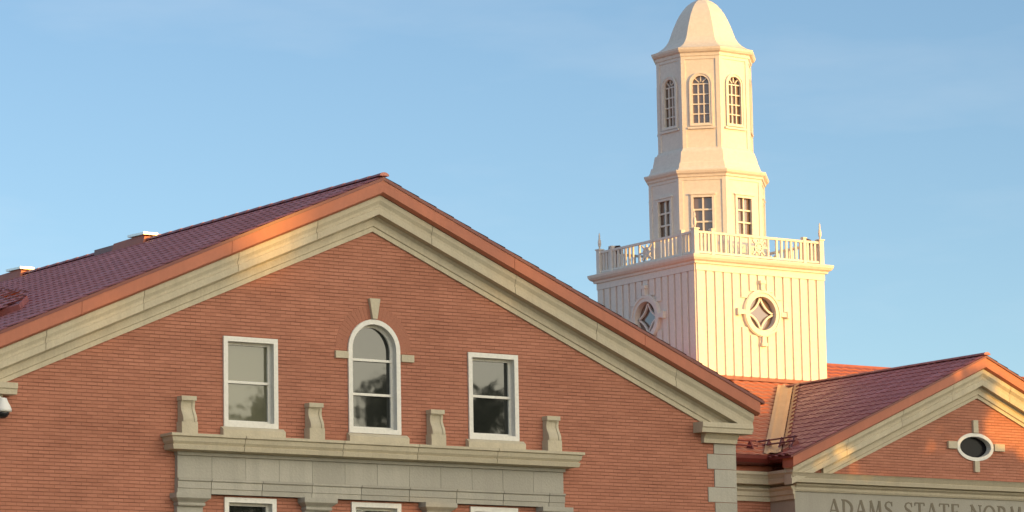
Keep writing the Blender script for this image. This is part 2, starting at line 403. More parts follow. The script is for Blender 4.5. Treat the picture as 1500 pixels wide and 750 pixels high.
# raking cornice
rc = MB(); J = [-6.6, -4.75, -2.9, -1.3, 1.1, 2.9, 4.7, 6.5]
gable_sweep(rc, [(.02, 12.05), (-.265, 12.055), (-.27, 12.17), (-.245, 12.18), (-.255, 12.235), (-.29, 12.30), (-.30, 12.385), (.02, 12.42)], SL, 8.30, 0, J, .005)
gable_sweep(rc, [(.03, 11.777), (-.035, 11.777), (-.04, 11.86), (-.065, 11.875), (-.075, 12.0), (-.12, 12.048), (.03, 12.05)], SL, 7.95, 0)
rc.build('raking_cornice', 'stone', wing)
rf = MB(); gable_sweep(rf, [(.0, 12.425), (-.33, 12.39), (-.40, 12.43), (-.41, 12.64), (.0, 12.64)], SL, 8.37, 0, [-6, -3.1, 2.8, 5.7], .004)
rf.build('roof_fascia', 'fascia', wing)
for sx in (-1, 1):
    x0, x1 = (7.08, 8.27) if sx > 0 else (-8.27, -7.13)
    m = MB(); m.sweepx([(.02, 8.50), (-.27, 8.50), (-.28, 8.58), (-.30, 8.60), (-.30, 8.69), (.02, 8.70)], x0, x1)
    if sx > 0: m.sweepx([(.02, 8.325), (-.08, 8.325), (-.09, 8.40), (-.15, 8.47), (-.15, 8.50), (.02, 8.50)], 7.26, 8.05)
    else: m.sweepx([(.02, 8.325), (-.08, 8.325), (-.09, 8.40), (-.15, 8.47), (-.15, 8.50), (.02, 8.50)], -8.05, -7.33)
    m.build('cornice_return', 'stone', wing)
    m = MB(); zb = 8.325; k = 0
    for z in (8.125, 7.84, 7.505, 7.22, 6.88, 6.59, 6.25, 5.96, 5.62, 5.33, 5.0, 4.7, 4.35, 4.05):
        inner = 7.545 if k % 2 == 0 else 7.385
        a, b = (inner, HW+.02) if sx > 0 else (-HW-.02, -inner)
        m.box(a, b, -.02, .4, z+.005, zb-.005); zb = z; k += 1
    m.build('quoins', 'greystone', wing)
# tiled roof
RX = 8.46; cs = 1/sqrt(1+SL*SL)
rt = MB(); zr = 12.70
for sx in (-1, 1):
    V = Vector((sx*cs, 0, -SL*cs)); N = Vector((sx*SL*cs, 0, cs))
    tiles(rt, (0, -.43, zr), (0, 1, 0), V, N, 24.9, RX/cs, pitch=.24, row=.40, amp=.026, step=.014, mat='tile')
rt2 = rt
rt2.extr([[(-RX, y, zr-SL*RX-.002), (0, y, zr-.002), (RX, y, zr-SL*RX-.002), (RX, y, zr-SL*RX-.06), (0, y, zr-.06), (-RX, y, zr-SL*RX-.06)] for y in (-.425, 24.4)], mat='gutter')
roof = rt.build('roof', None, wing, recalc=False)
rg = MB()
for i in range(60):
    y = -.45+i*.42
    rg.extr([[(.10*cos(a)*k, yy, 12.705+.065*sin(a)*k+.01) for a in [pi*j/6 for j in range(7)]] for yy, k in ((y, 1.0), (y+.40, .88))])
rg.build('ridge_cap', 'tile', roof)
def ridge_vent(y0):
    m = MB()
    # low tiled hump before the vent, slanting copper front, bright metal cap
    m.box(-.12, .12, y0+1.25, y0+2.05, 12.6, 12.79, 'gutter')
    m.extr([[(-.18, y, 12.6), (.16, y, 12.6), (.12, y, z), (-.12, y, z)] for y, z in ((y0, 12.79), (y0+.12, 12.83), (y0+1.25, 12.81))], mat='fascia')
    m.extr([[(-.16, y, z), (.16, y, z), (.16, y, z+.045), (-.16, y, z+.045)] for y, z in ((y0-.03, 12.825), (y0+.62, 12.845))], mat='metal')
    return m.build('ridge_vent', None, roof)
ridge_vent(8.0); ridge_vent(13.2)
# low hipped tile cricket on the left slope
m = MB()
def onroof(x, y, h=0): return (x-SL*cs*h, y, zr+SL*x+cs*h)
poly = [(-1.15, 13.35), (-2.78, 8.91), (-4.73, 3.93), (-5.68, 2.4), (-5.95, 2.9), (-6.7, 6.0), (-5.5, 12.0)]
m.extr([[onroof(x, y, h) for x, y in poly] for h in (-.02, .13)])
def in_poly(p):
    c = False; n = len(poly)
    for i in range(n):
        x1, y1 = poly[i]; x2, y2 = poly[(i+1) % n]
        if (y1 > p.y) != (y2 > p.y) and p.x < (x2-x1)*(p.y-y1)/(y2-y1)+x1: c = not c
    return c
tiles(m, onroof(-1.1, 2.3, .135), (0, 1, 0), (-cs, 0, -SL*cs), (-SL*cs, 0, cs), 11.1, 6.3, pitch=.30, row=.42, amp=.04, step=.03, trim=in_poly)
m.build('roof_cricket', 'tile', roof)

# ------------------------------------------------------------------ main block with pedimented portico
XA = 20.62; YP = 7.16; YM = 8.0; PS = .432; XL = 15.31; XR = 2*XA-XL
main = empty('main_building', (XA, YM, 0), 'set-back brick building with a stone portico, lettered frieze and pediment with an oval window', 'building')
mb = MB(); mb.add([(8.04, YM, 0), (XR+9, YM, 0), (XR+9, YM, 8.6), (8.04, YM, 8.6)], [(0, 1, 2, 3)])
mb = MB(); mb.extr([[(8.04, YM, z), (33.2, YM, z), (33.2, 25.3, z), (8.04, 25.3, z)] for z in (0, 8.6)])
mb.build('brick_wall', 'brick', main, recalc=False)
# entablature of the recessed wall and portico side
EP = [(.02, 8.44), (.22, 8.455), (.24, 8.55), (.21, 8.56), (.25, 8.63), (.28, 8.66), (.28, 8.72), (.02, 8.74)]
AP = [(.02, 8.10), (.05, 8.10), (.05, 8.20), (.08, 8.21), (.08, 8.30), (.13, 8.35), (.13, 8.38), (.02, 8.40)]
for side in (0, 1):
    mb = MB()
    for P, ye in ((EP, YP-.02), (AP, YP-.04)):
        pr = [(-p, z) for p, z in P]
        if side == 0: mb.extr([[(8.06, YM+y, z) for y, z in pr], [(XL+y, YM+y, z) for y, z in pr], [(XL+y, ye, z) for y, z in pr]])
        else: mb.extr([[(33.2, YM+y, z) for y, z in pr], [(XR-y, YM+y, z) for y, z in pr], [(XR-y, ye, z) for y, z in pr]])
    if side == 0: mb.box(8.06, XL-.004, YM-.015, YM+.05, 8.11, 8.70)
    else: mb.box(XR+.004, 33.2, YM-.015, YM+.05, 8.11, 8.70)
    mb.build('entablature', 'stone', main)
    mb = MB()
    if side == 0: mb.box(8.06, XL-.004, YM-.10, YM+.05, 8.745, 8.85)
    else: mb.box(XR+.004, 33.2, YM-.10, YM+.05, 8.745, 8.85)
    mb.build('frieze_board', 'fascia', main)
gp = [(.0, 8.86), (-.20, 8.86), (-.30, 8.90), (-.36, 8.98), (-.37, 9.06), (-.34, 9.06), (-.32, 9.0), (.0, 8.98)]
for a, b in ((8.1, XL-.32), (XR+.32, 33.5)):
    m = MB(); m.sweepx([(YM-.10+y, z) for y, z in gp], a, b); m.build('gutter', 'gutter', main)
# main roof
MSL = (12.50-9.03)/(16.69-7.55); mc = 1/sqrt(1+MSL*MSL)
mr = MB()
slope_len = (16.69-7.55)/mc
def front_trim(p): return not (XL+.2 < p.x < XR-.2 and p.y < YM+.3)
tiles(mr, (33.4, 16.69, 12.50), (-1, 0, 0), (0, -mc, -MSL*mc), (0, -MSL*mc, mc), 27.0, slope_len, trim=front_trim, pitch=.30, row=.38, amp=.026, step=.016, mat='tile2')
tiles(mr, (6.4, 16.69, 12.50), (1, 0, 0), (0, mc, -MSL*mc), (0, MSL*mc, mc), 27.0, slope_len, mat='tile2')
mr.extr([[(x, 16.55, 12.45), (x, 16.69, 12.56), (x, 16.83, 12.45)] for x in (6.4, 33.4)], mat='tile2')
mr.add([(33.4, 7.6, 9.0), (33.4, 25.8, 9.0), (33.4, 16.69, 12.48)], [(0, 1, 2)], 'fascia')
roofm = mr.build('roof', None, main, recalc=False)
# snow rail and brackets along the main eave
def mrz(y): return 9.03+MSL*(y-7.55)
m = MB()
for i in range(14):
    x = 8.3+i*.5
    if x > XL-.3: break
    y = 7.98; z = mrz(y)
    m.extr([[(x+d, y-.10, z+.02), (x+d, y+.14, z+.08), (x+d, y+.02, z+.24)] for d in (-.02, .02)])
m.tube([(8.2, 8.0, mrz(8)+.21), (XL-.35, 8.0, mrz(8)+.21)], .018, 6)
m.tube([(8.2, 7.95, mrz(8)+.10), (XL-.35, 7.95, mrz(8)+.10)], .018, 6)
m.build('snow_guard', 'gutter', roofm)
# portico walls
tipz = lambda x: 10.60-.43*abs(x)
mb = MB()
oc = (20.52, 9.43)
hole = arc(oc[0], oc[1], .50, 0, 2*pi, 32, .275)[:-1]
hz = 8.55
wall_with_holes(mb, [(XL+.02, hz), (XR-.02, hz), (XA, tipz(0)+.1), ], [hole], YP, .2)
mb.build('pediment_wall', 'brick', main, recalc=False)
m = MB(); ring(m, arc(oc[0], oc[1], .545, 0, 2*pi, 32, .315)[:-1], arc(oc[0], oc[1], .46, 0, 2*pi, 32, .235)[:-1], YP-.03, YP+.13)
ow = m.build('oval_window', 'frame', main)
m = MB(); lp = arc(oc[0], oc[1], .49, 0, 2*pi, 32, .265)[:-1]; n = len(lp)
m.add([(a, YP+.12, b) for a, b in lp], [tuple(range(n))]); m.build('pane', 'louver', ow, recalc=False)
for x0, x1, z0, z1 in ((20.455, 20.60, 9.75, 10.03), (20.46, 20.60, 8.87, 9.11), (19.70, 19.965, 9.37, 9.53), (21.075, 21.37, 9.36, 9.52)):
    m = MB(); m.box(x0, x1, YP-.06, YP+.02, z0, z1); m.build('keystone', 'stone', ow)
mb = MB()
for x in (XL, XR):
    a, b = (x, x+.3) if x < XA else (x-.3, x)
    mb.box(a, b, YP+.601, YM+.3, 0, 8.44); mb.box(a, b, YP, YP+.6, 0, 7.349)
mb.box(XL, XR, YP, YP+.6, 7.35, 8.50); mb.box(XL+.3, XR-.3, YP+.75, YP+.9, 0, 7.4)
for i in range(4):
    x = XL+.45+i*(XR-XL-.9)/3
    mb.lathe([(.36, 0), (.36, .3), (.30, .35), (.29, 3), (.26, 6.95), (.33, 7.05), (.36, 7.2), (.36, 7.35)], 20, x, YP+.33, 0, False)
mb.build('portico_wall', 'greystone', main)
mb = MB()
crown(mb, [(.02, 8.44), (.20, 8.452), (.22, 8.53), (.20, 8.54), (.25, 8.62), (.28, 8.655), (.02, 8.665)], XL+.0, XR)
for i in range(len(mb.v)):
    x, y, z = mb.v[i]; mb.v[i] = (x, y+YP, z)
mb.sweepx([(YP+.01, 8.27), (YP-.03, 8.27), (YP-.05, 8.31), (YP-.05, 8.36), (YP-.10, 8.40), (YP-.10, 8.438), (YP+.01, 8.438)], XL-.02, XR+.02)
mb.build('horizontal_cornice', 'stone', main)
mb = MB()
gable_sweep(mb, [(YP+.03, 10.80), (YP-.22, 10.80), (YP-.23, 10.92), (YP-.20, 10.93), (YP-.22, 11.0), (YP-.27, 11.07), (YP-.28, 11.16), (YP+.03, 11.18)], PS, 5.56, XA, [-4, -2.4, -.9, .8, 2.4, 4], .005)
gable_sweep(mb, [(YP+.03, 10.53), (YP-.035, 10.53), (YP-.04, 10.60), (YP-.07, 10.62), (YP-.07, 10.73), (YP-.11, 10.795), (YP+.03, 10.795)], PS, 4.55, XA)
mb.build('raking_cornice', 'stone', main)
mb = MB(); gable_sweep(mb, [(YP+.0, 11.19), (YP-.30, 11.165), (YP-.36, 11.20), (YP-.37, 11.42), (YP+.0, 11.42)], PS, 5.62, XA)
mb.build('roof_fascia', 'fascia', main)
pc = 1/sqrt(1+PS*PS); mb = MB(); PZ = 11.46
for sx in (-1, 1):
    V = Vector((sx*pc, 0, -PS*pc)); N = Vector((sx*PS*pc, 0, pc))
    trim = lambda p: mrz(p.y) < p.z+.12 or p.y < 7.6
    tiles(mb, (XA, YP-.40, PZ), (0, 1, 0), V, N, 7.5, 5.72/pc, pitch=.22, row=.34, amp=.024, step=.014, trim=trim, mat='tile')
mb.extr([[(XA-5.7, y, PZ-PS*5.7-.004), (XA, y, PZ-.004), (XA+5.7, y, PZ-PS*5.7-.004), (XA+5.7, y, PZ-PS*5.7-.05), (XA, y, PZ-.05), (XA-5.7, y, PZ-PS*5.7-.05)] for y in (YP-.395, YP+.6)], mat='gutter')
mb.extr([[(XA+.10*cos(a), yy, PZ+.06*sin(a)+.01) for a in [pi*j/6 for j in range(7)]] for yy in (YP-.42, 13.9)], mat='tile')
mb.add([(XA-5.66, YP-.35, 8.985), (XA-5.72, YM-.1, 8.985), (XA-5.5, YM-.1, 8.9), (XA-5.45, YP-.35, 8.9), (XA-5.66, YP-.35, 9.06), (XA-5.72, YM-.1, 9.06)], [(0, 1, 2, 3), (0, 1, 5, 4)], 'gutter')
proof = mb.build('portico_roof', None, main, recalc=False)
# snow rail on the portico slope
m = MB()
def prz(x): return PZ-PS*abs(x-XA)
xs = XA-5.1
m.tube([(xs, YP+.1, prz(xs)+.22), (xs, YM+.9, prz(xs)+.22)], .018, 6)
m.tube([(xs-.05, YP+.1, prz(xs)+.12), (xs-.05, YM+.9, prz(xs)+.12)], .018, 6)
for i in range(4):
    y = YP+.2+i*.45; m.extr([[(xs-.10, y+d, prz(xs)), (xs+.12, y+d, prz(xs)+.06), (xs, y+d, prz(xs)+.25)] for d in (-.02, .02)])
m.build('snow_guard', 'gutter', proof)
# valley flashing: V of bare metal between the two roof planes
m = MB()
def zmain(x, y): return 9.03+MSL*(y-7.55)
def valley_pt(t, du):
    x = 14.98+t*(XA-14.98); 
    z = prz(x); y = 7.55+(z-9.03)/MSL
    if du <= 0: X = x+du; return (X, y, zmain(X, y)+.075)
    Y = y-du*1.1; return (x, Y, prz(x)+.075)
K = 12; vs = []
for i in range(K+1):
    t = i/K; x = 14.98+t*(XA-14.98); z = prz(x); y = 7.55+(z-9.03)/MSL
    vs += [(x-.14, y+.06, zmain(x, y+.06)+.07), (x-.07, y+.03, zmain(x, y+.03)+.055), (x, y, z+.10), (x+.05, y-.12, prz(x+.05)+.055), (x+.06, y-.28, prz(x+.06)+.07)]
fs = [(i*5+j, i*5+j+1, i*5+j+6, i*5+j+5) for i in range(K) for j in range(4)]
m.add(vs, fs); m.build('valley_flashing', 'valley', main, recalc=False)
m = MB(); secs = []
for i in range(17):
    for f, wd in ((.0, .05), (.02, .05), (.03, .15), (.55, .15), (.56, .05)):
        t = (i+f+.2)/17.6; x = 14.98+t*(XA-14.98); z = prz(x); y = 7.55+(z-9.03)/MSL
        a, b = x+.05, x+.07+wd
        secs.append([(a, y-.34, prz(a)-.02), (b, y-.34, prz(b)-.02), (b, y-.34, prz(b)+.09), (a, y-.34, prz(a)+.09)])
m.extr(secs); m.build('shaded_tile_ends', 'gutter', proof)  # jagged dark red strip; shade at the tile ends put into colour

# lettering
def stroke(p, q, w, m, y0, y1):
    p = Vector(p); q = Vector(q); d = (q-p).normalized(); nn = Vector((-d.y, d.x))*w/2
    pts = [p-nn, q-nn, q+nn, p+nn]
    m.extr([[(a.x, y, a.y) for a in pts] for y in (y0, y1)])
def curve(pts, w, m, y0, y1):
    pts = [Vector(p) for p in pts]; L_ = []; R_ = []
    for i, p in enumerate(pts):
        d = (pts[min(i+1, len(pts)-1)]-pts[max(i-1, 0)]).normalized(); nn = Vector((-d.y, d.x)); ww = w[i]/2 if isinstance(w, list) else w/2
        L_.append(p+nn*ww); R_.append(p-nn*ww)
    ring(m, [(a.x, a.y) for a in L_], [(a.x, a.y) for a in R_], y0, y1, closed=False)
TH, TN, SF = .17, .075, .06
def glyph(c):
    """strokes in a box of height 1: ('s',p,q,w) or ('c',pts,w)"""
    s = lambda *a: ('s',)+a
    def ser(x, z, h=.13): return ('s', (x-h, z), (x+h, z), SF)
    b, t = SF/2, 1-SF/2
    if c == 'A': return .92, [s((.10, b), (.45, 1), TN), s((.45, 1.0), (.80, b), TH), s((.24, .36), (.66, .36), TN), ser(.10, b), ser(.80, b)]
    if c == 'D': return .92, [s((.18, b), (.18, t), TH), ('c', [(.12+.66*sin(a), .5+.47*cos(a)) for a in [pi*i/16 for i in range(17)]], [TN+(TH-TN)*sin(pi*i/16) for i in range(17)]), ser(.14, b, .12), ser(.14, t, .12)]
    if c == 'M': return 1.10, [s((.14, b), (.20, t), TN), s((.20, 1), (.52, .05), TH), s((.52, .05), (.84, 1), TN), s((.84, 1), (.92, b), TH), ser(.14, b), ser(.92, b)]
    if c == 'N': return .98, [s((.16, b), (.16, t), TN), s((.14, 1), (.80, .02), TH), s((.80, b), (.80, t), TN), ser(.16, b), ser(.14, t, .1), ser(.80, t)]
    if c == 'S':
        P = [(.62, .80), (.56, .92), (.38, .97), (.20, .90), (.14, .76), (.20, .62), (.38, .52), (.54, .42), (.62, .27), (.56, .11), (.36, .03), (.18, .08), (.12, .22)]
        return .74, [('c', P, [TN, TN, TN, .1, .13, .15, TH, .15, .13, .1, TN, TN, TN]), s((.62, .72), (.62, .98), SF), s((.12, .02), (.12, .30), SF)]
    if c == 'T': return .82, [s((.41, b), (.41, t), TH), s((.06, t), (.76, t), TN), s((.06, .82), (.06, t), SF), s((.76, .82), (.76, t), SF), ser(.41, b)]
    if c == 'E': return .74, [s((.18, b), (.18, t), TH), s((.10, t), (.62, t), TN), s((.18, .52), (.50, .52), TN), s((.10, b), (.66, b), TN), s((.62, .82), (.62, 1), SF), s((.66, 0), (.66, .2), SF), s((.50, .42), (.50, .62), SF)]
    if c == 'O': return 1.0, [('c', [(.48+.40*sin(a), .5+.47*cos(a)) for a in [2*pi*i/28 for i in range(29)]], [TN+(TH-TN)*abs(sin(2*pi*i/28)) for i in range(29)])]
    if c == 'R': return .88, [s((.18, b), (.18, t), TH), ('c', [(.20+.40*sin(a), .74+.23*cos(a)) for a in [pi*i/12 for i in range(13)]], [TN+(TH-TN)*sin(pi*i/12) for i in range(13)]), s((.36, .50), (.76, b), TH), ser(.15, b, .12), ser(.14, t, .1), ser(.78, b, .1)]
    if c == 'L': return .74, [s((.18, b), (.18, t), TH), s((.10, b), (.66, b), TN), s((.66, 0), (.66, .22), SF), ser(.18, t)]
    if c == 'C': return .90, [('c', [(.50+.40*sin(a), .5+.47*cos(a)) for a in [radians(42+276*i/20) for i in range(21)]], [TN+(TH-TN)*abs(sin(radians(42+276*i/20))) for i in range(21)]), s((.78, .72), (.78, .96), SF)]
    if c == 'H': return .98, [s((.18, b), (.18, t), TH), s((.80, b), (.80, t), TH), s((.18, .5), (.80, .5), TN), ser(.18, b), ser(.18, t), ser(.80, b), ser(.80, t)]
    return .62, []
def lettering(text, x0, ztop, h, y):
    x = x0; pts = []
    tot = 0
    for c in text:
        adv, st = glyph(c)
        if st:
            m = MB()
            kk = 0
            for t in st:
                y0 = y-.006-.0011*kk; kk += 1
                f = lambda p: (x+p[0]*h, ztop-h+p[1]*h)
                if t[0] == 's': stroke(f(t[1]), f(t[2]), t[3]*h, m, y0, y+.01)
                else: curve([f(p) for p in t[1]], [w*h for w in t[2]] if isinstance(t[2], list) else t[2]*h, m, y0, y+.01)
            m.build('letter', 'letter', main)
        x += (adv+.06)*h
    return x
end = lettering('ADAMS STATE NORMAL SCHOOL', 16.22, 8.135, .385, YP)
print('text end', end)

# ------------------------------------------------------------------ cupola tower
TX, TY = 20.60, 16.69
tower = empty('cupola_tower', (TX, TY, 11.6), 'white painted wooden cupola tower with railed deck, two octagonal stages and bell-shaped dome', 'tower')
H = 1.965
mb = MB()
OZ = 13.35
def face_xf(k, x, y, z):
    """local face coords: x right, y outward, z up, on square face k (0 front, 1 right, 2 back, 3 left)"""
    a = [0, pi/2, pi, -pi/2][k]
    px_, py_ = x, -y
    return (TX+px_*cos(a)-py_*sin(a), TY+px_*sin(a)+py_*cos(a), z)
for k in range(4):
    st = len(mb.v)
    hole = arc(0, OZ, .43, 0, 2*pi, 36)[:-1]
    wall_with_holes(mb, [(-H, 10.9), (H, 10.9), (H, 14.5), (-H, 14.5)], [hole], 0, .12)
    nb = 15; w = 2*H/nb
    for i in range(nb):
        a = -H+i*w+(.038 if i else 0); b = -H+(i+1)*w-(.038 if i < nb-1 else 0)
        top = 14.28
        # split round the oculus ring
        xm = max(abs(a), abs(b)); xn = 0 if a < 0 < b else min(abs(a), abs(b))
        if xn < .56:
            hgt = sqrt(max(0, .56**2-xn**2))
            mb.box(a, b, -.04, .01, 10.9, OZ-hgt); mb.box(a, b, -.04, .01, OZ+hgt, top)
        else: mb.box(a, b, -.04, .01, 10.9, top)
    mb.box(-H-.02, H+.02, -.052, .0, 14.285, 14.45)
    for i in range(st, len(mb.v)):
        x, y, z = mb.v[i]; mb.v[i] = face_xf(k, x, H-y, z)
mb.build('square_base', 'white', tower, recalc=True)
for k in range(4):
    m = MB(); N_ = 36
    ring(m, arc(0, OZ, .575, 0, 2*pi, N_)[:-1], arc(0, OZ, .41, 0, 2*pi, N_)[:-1], -.075, .10)
    ring(m, arc(0, OZ, .555, 0, 2*pi, N_)[:-1], arc(0, OZ, .50, 0, 2*pi, N_)[:-1], -.095, -.07)
    # four-pointed star muntin made of concave arcs
    R_ = .41
    for q in range(4):
        a0 = q*pi/2; P = []
        for i in range(11):
            t = i/10
            p0 = Vector((cos(a0), sin(a0)))*R_; p2 = Vector((cos(a0+pi/2), sin(a0+pi/2)))*R_; p1 = Vector((cos(a0+pi/4), sin(a0+pi/4)))*.13
            p = p0*(1-t)**2+p1*2*t*(1-t)+p2*t*t; P.append((p.x, OZ+p.y))
        curve(P, .045, m, .02, .07)
    for q, (sx, sz) in enumerate(((1, 0), (-1, 0), (0, 1), (0, -1))):
        if sx: m.box(min(sx*.56, sx*.78), max(sx*.56, sx*.78), -.10-.002*q, .01, OZ-.055, OZ+.055); m.box(min(sx*.72, sx*.80), max(sx*.72, sx*.80), -.125, .01, OZ-.085, OZ+.085)
        else: m.box(-.055, .055, -.10-.002*q, .01, min(OZ+sz*.56, OZ+sz*.78), max(OZ+sz*.56, OZ+sz*.78)); m.box(-.085, .085, -.125, .01, min(OZ+sz*.72, OZ+sz*.80), max(OZ+sz*.72, OZ+sz*.80))
    for i in range(len(m.v)):
        x, y, z = m.v[i]; m.v[i] = face_xf(k, x, H-y, z)
    o = m.build('round_window', 'white', tower)
    m = MB(); lp = arc(0, OZ, .425, 0, 2*pi, N_)[:-1]; m.add([face_xf(k, a, H-.085, b) for a, b in lp], [tuple(range(N_))])
    m.build('pane', 'towerglass', o, recalc=False)
m = MB(); m.lathe([(H, 14.44), (H+.09, 14.45), (H+.10, 14.50), (H+.155, 14.53), (H+.19, 14.585), (H+.20, 14.635), (H+.20, 14.655), (.2, 14.70)], 4, TX, TY, pi/4)
m.build('cornice', 'white', tower)
m = MB(); m.lathe([(H+.02, 11.45), (H+.02, 11.80), (H+.06, 11.78)], 4, TX, TY, pi/4, cap=False)
st = len(m.v)
yb = TY-H
m.add([(TX-H-.06, yb-.06, 11.78), (TX+H+.06, yb-.06, 11.78), (TX+H+.06, yb-.42, zmain(0, yb-.42)+.05), (TX-H-.06, yb-.42, zmain(0, yb-.42)+.05)], [(0, 1, 2, 3)])
M['flash'] = mottled('painted_red_flashing', (.50, .15, .08), (.42, .12, .07), .5, 2, 12, streak=False)
m.build('base_flashing', 'flash', tower, recalc=False)
# balustrade
PZ0, PZ1 = 14.66, 15.27
IN = H-.03
for k in range(4):
    m = MB()
    m.box(-IN+.06, IN-.06, -.035, .035, PZ1-.075, PZ1-.02); m.box(-IN+.06, IN-.06, -.03, .03, PZ0+.05, PZ0+.10)
    for i in range(len(m.v)):
        x, y, z = m.v[i]; m.v[i] = face_xf(k, x, IN-y, z)
    rail = m.build('railing', 'white', tower)
    xs = []
    for i in range(1, 4): xs.append(-IN+.06+i*.115)
    for i in range(1, 4): xs.append(IN-.06-i*.115)
    for i in range(6): xs.append(-1.28+i*.15-.03); xs.append(1.28-i*.15+.03)
    for x in xs:
        m = MB(); m.box(x-.027, x+.027, -.02, .02, PZ0+.09, PZ1-.07)
        for i in range(len(m.v)):
            a, b, z = m.v[i]; m.v[i] = face_xf(k, a, IN-b, z)
        m.build('baluster', 'white', rail)
    m = MB(); zc = (PZ0+PZ1)/2+.01; hh = .20
    for x in (-.29, .29): m.box(x-.025, x+.025, -.022, .022, PZ0+.09, PZ1-.07)
    q = 0
    for a in range(4):
        an = a*pi/4+pi/4*0; c, s_ = cos(an), sin(an)
        ext = .26 if a in (1, 3) else .20
        if a == 0: ext = .28
        q += 1; stroke((-c*ext, zc-s_*ext*.95), (c*ext, zc+s_*ext*.95), .035, m, -.014-.0015*q, .014+.0015*q)
    ring(m, arc(0, zc, .135, 0, 2*pi, 16)[:-1], arc(0, zc, .10, 0, 2*pi, 16)[:-1], -.025, .025)
    for i in range(len(m.v)):
        a, b, z = m.v[i]; m.v[i] = face_xf(k, a, IN-b, z)
    m.build('star_panel', 'white', rail)
    for x in (-1.42, 1.42):
        m = MB(); m.box(x-.045, x+.045, -.045, .045, 14.66, PZ1+.03); m.box(x-.06, x+.06, -.06, .06, PZ1+.03, PZ1+.055)
        for i in range(len(m.v)):
            a, b, z = m.v[i]; m.v[i] = face_xf(k, a, IN-b, z)
        m.build('post', 'white', rail)
    m = MB(); x, y = -IN, IN
    cx, cy, _ = face_xf(k, -IN, IN, 0)
    m.box(cx-.065, cx+.065, cy-.065, cy+.065, 14.66, 15.28); m.box(cx-.085, cx+.085, cy-.085, cy+.085, 15.28, 15.31)
    cp = m.build('corner_post', 'white', tower)
    m = MB(); m.lathe([(.022, 15.305), (.020, 15.36), (.037, 15.40), (.043, 15.47), (.034, 15.54), (.018, 15.58), (.022, 15.62), (.018, 15.68), (.003, 15.73)], 12, cx, cy, 0, False)
    m.build('finial', 'white', cp, smooth=True)
# octagon stages
OR = radians(2.5)
R8 = radians(22.5)+OR
TX2 = 20.575
def oct_face(k, ap, x, y, z):
    a = k*pi/4+OR; px_, py_ = x, -(ap+y)
    return (TX2+px_*cos(a)-py_*sin(a), TY+px_*sin(a)+py_*cos(a), z)
def oct_stage(ap, z0, z1, win, name):
    mb = MB(); fw = ap*tan(pi/8)
    for k in range(8):
        st = len(mb.v)
        wall_with_holes(mb, [(-fw, z0), (fw, z0), (fw, z1), (-fw, z1)], [win], 0, .10)
        # raised corner boards and head board leaving a sunk panel
        for sx in (-1, 1): mb.box(*sorted((sx*(fw-.09), sx*(fw+.012))), -.02, .0, z0, z1)
        mb.box(-fw+.09, fw-.09, -.018, .0, z1-.10, z1)
        for i in range(st, len(mb.v)):
            x, y, z = mb.v[i]; mb.v[i] = oct_face(k, ap, x, -y, z)
    mb.build(name, 'white', tower)
    for k in range(8): yield k
A1, A2 = 1.37, 1.12
w1 = [(-.27, 15.33), (.27, 15.33), (.27, 16.31), (-.27, 16.31)]
for k in oct_stage(A1, 14.66, 16.80, [(-.245, 15.35), (.245, 15.35), (.245, 16.29), (-.245, 16.29)], 'lower_octagon'):
    m = MB(); o_ = [(-.29, 15.30), (.29, 15.30), (.29, 16.33), (-.29, 16.33)]; i_ = [(-.225, 15.37), (.225, 15.37), (.225, 16.27), (-.225, 16.27)]
    ring(m, o_, i_, -.035, .02)
    m.box(-.02, .02, .015, .06, 15.36, 16.28)
    for zz in (15.67, 15.97): m.box(-.235, .235, .017, .058, zz-.02, zz+.02)
    m.box(-.32, .32, -.055, .0, 16.335, 16.37)
    for i in range(len(m.v)):
        x, y, z = m.v[i]; m.v[i] = oct_face(k, A1, x, -y, z)
    o = m.build('window', 'white', tower)
    m = MB(); m.add([oct_face(k, A1, a, -.065, b) for a, b in w1], [(0, 1, 2, 3)]); m.build('pane', 'towerglass', o, recalc=False)
m = MB(); m.lathe([(A1, 16.77), (A1+.05, 16.78), (A1+.06, 16.83), (A1+.11, 16.87), (A1+.13, 16.92), (A1+.13, 16.95), (A1+.03, 16.965), (A1-.02, 17.04), (A1-.045, 17.15), (A1-.085, 17.16), (A1-.095, 17.22), (A1-.135, 17.42), (A1-.145, 17.455), (A1-.185, 17.46), (A1-.20, 17.50), (A2, 17.56)], 8, TX2, TY, R8)
m.build('stepped_cornice', 'white', tower)
aw = [(-.215, 18.13), (.215, 18.13)]+[(.215*cos(pi*i/16), 19.13+.215*sin(pi*i/16)) for i in range(17)]
for k in oct_stage(A2, 17.5, 19.85, aw, 'upper_octagon'):
    def lp(r, zb): return [(-r, zb), (r, zb)]+[(r*cos(pi*i/16), 19.13+r*sin(pi*i/16)) for i in range(17)]
    m = MB(); ring(m, lp(.275, 18.09), lp(.20, 18.15), -.03, .02); ring(m, lp(.285, 18.08), lp(.25, 18.12), -.045, -.028)
    for x in (-.068, .068): m.box(x-.014, x+.014, .015, .055, 18.14, 19.13)
    for zz in (18.14+.245, 18.14+.49, 18.14+.735, 19.13): m.box(-.205, .205, .017, .053, zz-.014, zz+.014)
    for a in (pi/4, pi/2, 3*pi/4): stroke((.06*cos(a), 19.13+.06*sin(a)), (.205*cos(a), 19.13+.205*sin(a)), .024, m, .016, .054)
    m.box(-.34, .34, -.05, .0, 18.01, 18.06)
    for i in range(len(m.v)):
        x, y, z = m.v[i]; m.v[i] = oct_face(k, A2, x, -y, z)
    o = m.build('arched_window', 'white', tower)
    m = MB(); L0 = lp(.212, 18.135); m.add([oct_face(k, A2, a, -.06, b) for a, b in L0], [tuple(range(len(L0)))]); m.build('pane', 'towerglass', o, recalc=False)
